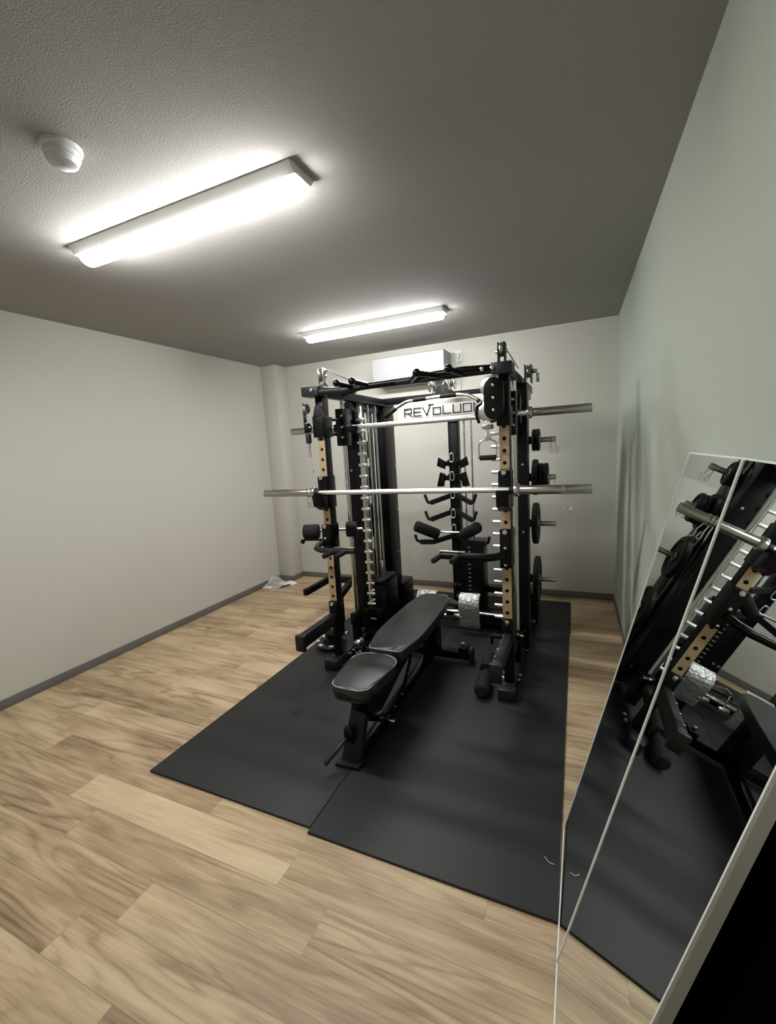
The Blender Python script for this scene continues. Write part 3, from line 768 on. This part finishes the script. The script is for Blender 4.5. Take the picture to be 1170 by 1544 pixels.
# ------------------------------------------------------------------ hanging handles
t = thing('cable_handle', 'chrome D-shaped handle with black grip hanging from the right cable carriage', 'cable handle', (-.474, 2.42, 1.42))
obj('hanger', B().tube([(-.474, 2.42, 1.588), (-.468, 2.42, 1.570), (-.474, 2.42, 1.548), (-.480, 2.42, 1.570)], .004, 8, closed=True), M['chrome'], t)
obj('eye_plate', B().prism([(-.500, 2.417, 1.515), (-.448, 2.417, 1.515), (-.466, 2.417, 1.552), (-.482, 2.417, 1.552)], (0, .006, 0), bev=.002), M['steel'], t)
obj('bow', B().tube([(-.522, 2.42, 1.425), (-.524, 2.42, 1.49), (-.512, 2.42, 1.510), (-.49, 2.42, 1.518), (-.458, 2.42, 1.518), (-.437, 2.42, 1.510), (-.427, 2.42, 1.49), (-.429, 2.42, 1.425)], .0042, 10), M['chrome'], t)
obj('grip', B().rcyl((-.520, 2.42, 1.422), (-.432, 2.42, 1.422), .0145, .004, 20), M['foam'], t)
obj('axle', B().cyl((-.529, 2.42, 1.422), (-.423, 2.42, 1.422), .006, 10), M['chrome'], t)
t = thing('cable_handle', 'black stopper, chrome hook and strap end hanging from the left cable carriage', 'cable handle', (-1.640, 2.45, 1.42))
obj('stopper', B().rcyl((-1.642, 2.45, 1.565), (-1.642, 2.45, 1.625), .019, .004, 16), M['blackplastic'], t)
obj('swivel', B().rcyl((-1.641, 2.45, 1.530), (-1.641, 2.45, 1.565), .011, .003, 14), M['chrome'], t)
obj('snap_hook', B().tube([(-1.641, 2.45, 1.530), (-1.632, 2.45, 1.515), (-1.634, 2.45, 1.480), (-1.640, 2.45, 1.470), (-1.648, 2.45, 1.480), (-1.648, 2.45, 1.515)], .0042, 8, closed=True), M['chrome'], t)
obj('strap', B().beam((-1.640, 2.45, 1.472), (-1.634, 2.45, 1.405), .007, .003), M['wirec'], t)
obj('end_ring', B().tube([(-1.634 + .012 * math.cos(2 * PI * k / 20), 2.45, 1.393 + .012 * math.sin(2 * PI * k / 20)) for k in range(20)], .004, 8, closed=True), M['steel'], t)

# lat bar hanging in front of the sign
t = thing('lat_bar', 'curved chrome pulldown bar with black grips hanging before the white sign plate', 'pulldown bar', (-1.06, 3.30, 1.76))
Yl = 3.40
def L_(x, y): q = at_y(x, y, Yl); return (q.x, q.y, q.z)
pts = [L_(*q) for q in [(581, 629), (598, 615), (613, 606), (628, 603), (655, 599), (690, 595), (705, 595), (719, 602), (730, 613)]]
pts = [V(p_) for p_ in pts]
obj('bar', B().tube(pts, .0135, 16), M['chrome'], t)
def seg_tube(i, a, c, r, name):
    p0, p1 = pts[i], pts[i + 1]; obj(name, B().rcyl(p0.lerp(p1, a), p0.lerp(p1, c), r, .003, 18), M['foam'], t)
seg_tube(0, -.05, .95, .0175, 'end_grip'); seg_tube(7, .1, 1.1, .0175, 'end_grip'); seg_tube(3, -.2, .55, .0165, 'inner_grip'); seg_tube(4, .25, .95, .0165, 'inner_grip')
q = V(L_(655, 599)); obj('hanging_link', B().tube([(q.x + .011 * math.cos(a), Yl, q.z + .038 + .026 * math.sin(a)) for a in [2 * PI * k / 16 for k in range(16)]], .004, 8, closed=True), M['chrome'], t)

# carabiners hanging down the center post
def carabiner(loc):
    t = thing('carabiner', 'x', 'carabiner', loc, 'carabiners down the center post')
    x, y, z = loc; w, h = .0155, .036
    pts = [(x - w * .55, z + h), (x + w * .55, z + h), (x + w, z + h * .5), (x + w * 1.15, z - h * .6), (x + w * .6, z - h), (x - w * .6, z - h), (x - w * 1.15, z - h * .6), (x - w, z + h * .5)]
    obj('body', B().tube([(a, y, c) for a, c in pts], .0045, 8, closed=True), M['bar'], t)
    obj('hanging_pin', B().rcyl((x, y + .028, z + h - .006), (x, y - .010, z + h - .006), .004, .001, 8), M['chrome'], t)
    return t
c0 = carabiner((-1.003, 3.568, 1.400)); c0['label'] = 'topmost carabiner on the center post, beside the upper black hooks'
for z, lb in ((1.246, 'second carabiner from the top on the center post'), (1.096, 'carabiner on the center post just below the barbell'),
              (.930, 'carabiner on the center post between the two grey hook pairs'), (.800, 'lowest carabiner on the center post, between the foam rollers')):
    copy_thing(c0, (-1.003, 3.568, z), label=lb)

# row handle between the foot plates
t = thing('row_handle', 'chrome triangular row handle lying between the two ribbed foot plates', 'cable handle', (-.98, 3.28, .19))
obj('yoke', B().prism([(-1.04, 3.30, .255), (-.98, 3.27, .285), (-.915, 3.27, .262), (-.90, 3.28, .235), (-.98, 3.285, .240), (-1.04, 3.31, .24)], (0, .012, .004), bev=.002), M['chrome'], t)
for x in (-1.035, -.908):
    obj('side_rod', B().tube([(x, 3.30, .245), (x + .004, 3.27, .17), (x + .002, 3.25, .145)], .006, 10), M['chrome'], t)
    obj('hand_grip', B().rcyl((x - .03, 3.26, .155), (x + .04, 3.245, .150), .015, .004, 16), M['steel'], t)

# ------------------------------------------------------------------ adjustable bench
K = 1.0392; BX = -.972
t = thing('weight_bench', 'black padded adjustable bench lying flat on the mats in front of the rack', 'bench', (BX, 2.2, MZ))
def pad(name, prof, zt, th):
    pts = [(BX + w * K, y * K) for w, y in prof] + [(BX - w * K, y * K) for w, y in reversed(prof) if w > 1e-4]
    # smooth outline
    out = []
    n = len(pts)
    for i in range(n):
        p0, p1 = V(pts[i]), V(pts[(i + 1) % n])
        out += [p0.lerp(p1, .14), p0.lerp(p1, .86)]
    b = B().prism([(q.x, q.y, zt) for q in out], (0, 0, -th), bev=.012)
    o = obj(name, b, M['leather'], t)
    obj('piping', B().tube([(q.x * .985 + BX * .015, q.y, zt - .0035) for q in out], .0028, 6, closed=True), M['piping'], o)
    obj('pad_base', B().prism([(BX + (q.x - BX) * .93, q.y, zt - th + .004) for q in out], (0, 0, -.012)), M['blackplastic'], o)
pad('seat', [(0, 1.532), (.058, 1.534), (.090, 1.556), (.098, 1.61), (.117, 1.76), (.119, 1.81), (.100, 1.850), (.06, 1.872), (0, 1.877)], .440, .058)
pad('back_rest', [(0, 1.922), (.082, 1.924), (.096, 1.945), (.108, 2.01), (.126, 2.10), (.132, 2.18), (.130, 2.40), (.124, 2.58), (.108, 2.70), (.092, 2.79), (.070, 2.815), (0, 2.82)], .440, .058)
def Bn(name, b, m, par=None): return obj(name, b, M[m], par or t)
b = B().box(BX - .030, BX + .030, 1.70, 2.86, .315, .375, .004); Bn('spine', b, 'gloss')
b = B().prism([(BX - .045, 1.66, .372), (BX - .045, 2.45, .372), (BX - .045, 2.45, .335), (BX - .045, 2.10, .265), (BX - .045, 1.84, .195), (BX - .045, 1.72, .230)], (.092, 0, 0), bev=.003); Bn('seat_bracket', b, 'gloss')
b = B().box(BX - .046, BX + .046, 2.02, 2.84, .345, .374, .004); Bn('back_rest_frame', b, 'gloss')
b = B().prism([(-1.058, 1.630, MZ + .014), (-.962, 1.640, MZ + .014), (-.945, 1.755, .37), (-1.015, 1.745, .37)], (0, .045, 0), bev=.004); lg = Bn('front_leg', b, 'grey')
b = B().prism([(-1.075, 1.605, MZ), (-.955, 1.615, MZ), (-.955, 1.685, MZ), (-1.075, 1.68, MZ)], (0, 0, .020), bev=.004); Bn('front_foot', b, 'grey')
b = B().beam((-.98, 1.69, .045), (-.96, 2.80, .085), .050, .055); Bn('floor_beam', b, 'gloss')
b = B().box(-1.255, -.690, 2.765, 2.825, .040, .095, .004); rf = Bn('rear_foot', b, 'gloss')
for x in (-1.265, -.700): Bn('foot_cap', B().box(x, x + .020, 2.755, 2.835, MZ, .125, .005), 'blackplastic', rf)
Bn('rest_block', B().box(-.775, -.715, 2.75, 2.83, .095, .135, .005), 'gloss', rf)
Bn('clamp_knob', B().rcyl((-.748, 2.785, .135), (-.748, 2.785, .158), .013, .004, 14), 'chrome', rf)
b = B().box(BX - .030, BX + .068, 2.66, 2.80, .09, .345, .006); Bn('rear_post', b, 'gloss')
pts = [(2.30, .345), (2.24, .25), (2.13, .155), (2.02, .125), (1.90, .125), (1.80, .175)]
b = B()
for (y0, z0), (y1, z1) in zip(pts, pts[1:]): b.beam((BX + .045, y0, z0), (BX + .045, y1, z1), .034, .006, up=(1, 0, 0), bev=0)
ar = Bn('adjustment_arc', b, 'gloss')
for y, z in ((2.19, .205), (2.09, .140), (1.99, .124), (1.90, .125)): Bn('arc_stud', B().rcyl((BX + .05, y, z), (BX + .058, y, z), .006, .002, 10), 'steel', ar)
Bn('pull_pin', B().rcyl((BX + .04, 1.885, .118), (BX + .095, 1.885, .112), .009, .003, 12), 'chrome', ar)
Bn('pin_bracket', B().beam((BX - .02, 1.72, .22), (BX + .05, 1.90, .11), .03, .03), 'gloss')
b = B().rcyl((-1.018, 1.66, .155), (-1.075, 1.52, .085), .011, .004, 14); Bn('lift_handle', b, 'grey')
Bn('handle_clamp', B().box(-1.035, -.985, 1.635, 1.665, .13, .20, .006), 'gloss')

# ------------------------------------------------------------------ things on the floor
t = thing('foam_roller', 'long black foam roller lying on the mat beside the right spotter arm', 'foam roller', (-.56, 2.6, MZ))
z = MZ + .046
obj('foam_sleeve', B().tube([(-.538, 2.380, z), (-.5385, 2.392, z), (-.553, 2.560, z)], [.034, .046, .046], 28), M['foam'], t)
obj('foam_sleeve', B().tube([(-.560, 2.640, z), (-.575, 2.815, z), (-.576, 2.825, z)], [.046, .046, .036], 28), M['foam'], t)
obj('core_tube', B().cyl((-.5370, 2.374, z), (-.579, 2.835, z), .019, 20), M['grey'], t)

t = thing('landmine_base', 'black pivot base with grey slotted plate on the mat by the left post', 'barbell pivot', (-1.76, 2.72, MZ))
cx, cy = -1.775, 2.735
n = 28; b = B(); o_, i_ = [], []
for lev, zz in enumerate((.040, .052)):
    pass
b = B().lathe([(.062, .030), (.118, .030), (.124, .036), (.118, .044), (.062, .044), (.062, .030)], (cx, cy, MZ)); obj('plate_ring', b, M['grey'], t)
for k in range(5):
    a = PI * .55 + k * PI * .28
    obj('plate_grip', B().beam((cx + .105 * math.cos(a - .16), cy + .105 * math.sin(a - .16), MZ + .046), (cx + .105 * math.cos(a + .16), cy + .105 * math.sin(a + .16), MZ + .046), .020, .004), M['wirec'], t)
obj('pivot_base', B().lathe([(.0, 0), (.10, 0), (.105, .006), (.10, .030), (.062, .034), (.055, .085), (.03, .10), (0, .10)], (cx + .01, cy, MZ)), M['gloss'], t)
obj('bar_socket', B().rcyl((cx - .02, cy - .02, .125), (cx + .13, cy - .03, .150), .034, .006, 24), M['foam'], t)
obj('pin', B().rcyl((cx + .14, cy - .035, .150), (cx + .175, cy - .038, .156), .014, .004, 14), M['chrome'], t)

t = thing('pin_clamp', 'small black clamp with chrome pins on the mat behind the left post', 'clamp', (-1.50, 2.72, MZ))
obj('clamp_body', B().beam((-1.500, 2.66, .048), (-1.485, 2.80, .048), .06, .06, bev=.01), M['gloss'], t)
obj('clamp_jaw', B().rcyl((-1.515, 2.655, .085), (-1.505, 2.73, .105), .028, .008, 20), M['chrome'], t)
for x, y in ((-1.49, 2.65), (-1.475, 2.72), (-1.50, 2.62)): obj('pin', B().rcyl((x, y, .05), (x + .025, y - .01, .055), .010, .003, 12), M['chrome'], t)

t = thing('plastic_bag', 'clear plastic bag on the floor in the left back corner by the pillar', 'plastic bag', (-3.26, 3.93, 0))
random.seed(11)
def crumple(cx, cy, cz, sx, sy, sz, n, amp, b=None):
    b = b or B(); g = []
    for i in range(n + 1):
        row = []
        for j in range(n + 1):
            u, v = i / n * 2 - 1, j / n * 2 - 1
            h = max(0, 1 - u * u) * max(0, 1 - v * v)
            row.append(b.bm.verts.new((cx + u * sx + random.uniform(-amp, amp), cy + v * sy + random.uniform(-amp, amp), max(.002, cz + sz * h + random.uniform(-amp, amp) * (1 if h > 0 else 0)))))
        g.append(row)
    for i in range(n):
        for j in range(n):
            a = (g[i][j], g[i + 1][j], g[i + 1][j + 1], g[i][j + 1])
            b.bm.faces.new((a[0], a[1], a[2])); b.bm.faces.new((a[0], a[2], a[3]))
    return b
obj('film', crumple(-3.255, 3.93, .004, .095, .13, .11, 7, .014), M['film'], t, smooth=False)
for (x, y, w) in ((-3.29, 3.86, .055), (-3.21, 4.02, .06)):
    obj('printed_header', crumple(x, y, .006, w, .035, .022, 3, .006), M['paper'], t, smooth=False)
o = obj('crumpled_paper', crumple(-3.135, 4.06, .004, .075, .045, .030, 5, .009), M['paper'], smooth=False)
tag(o, 'crumpled white paper on the floor beside the clear bag and pillar', 'paper')
o = obj('black_strip', B().prism([(-3.21, 3.84, .002), (-3.17, 3.83, .002), (-3.09, 4.00, .002), (-3.12, 4.02, .002)], (0, 0, .006), bev=.001), M['blackplastic'])
tag(o, 'small black strip on the floor in front of the crumpled paper', 'strip')
o = obj('thread', B().tube([(-.120, 1.466, MZ + .002), (-.108, 1.452, MZ + .002), (-.100, 1.446, MZ + .003), (-.086, 1.446, MZ + .002)], .0008, 6), M['paper'])
tag(o, 'tiny white thread lying on the mat near the mirror bottom', 'thread')
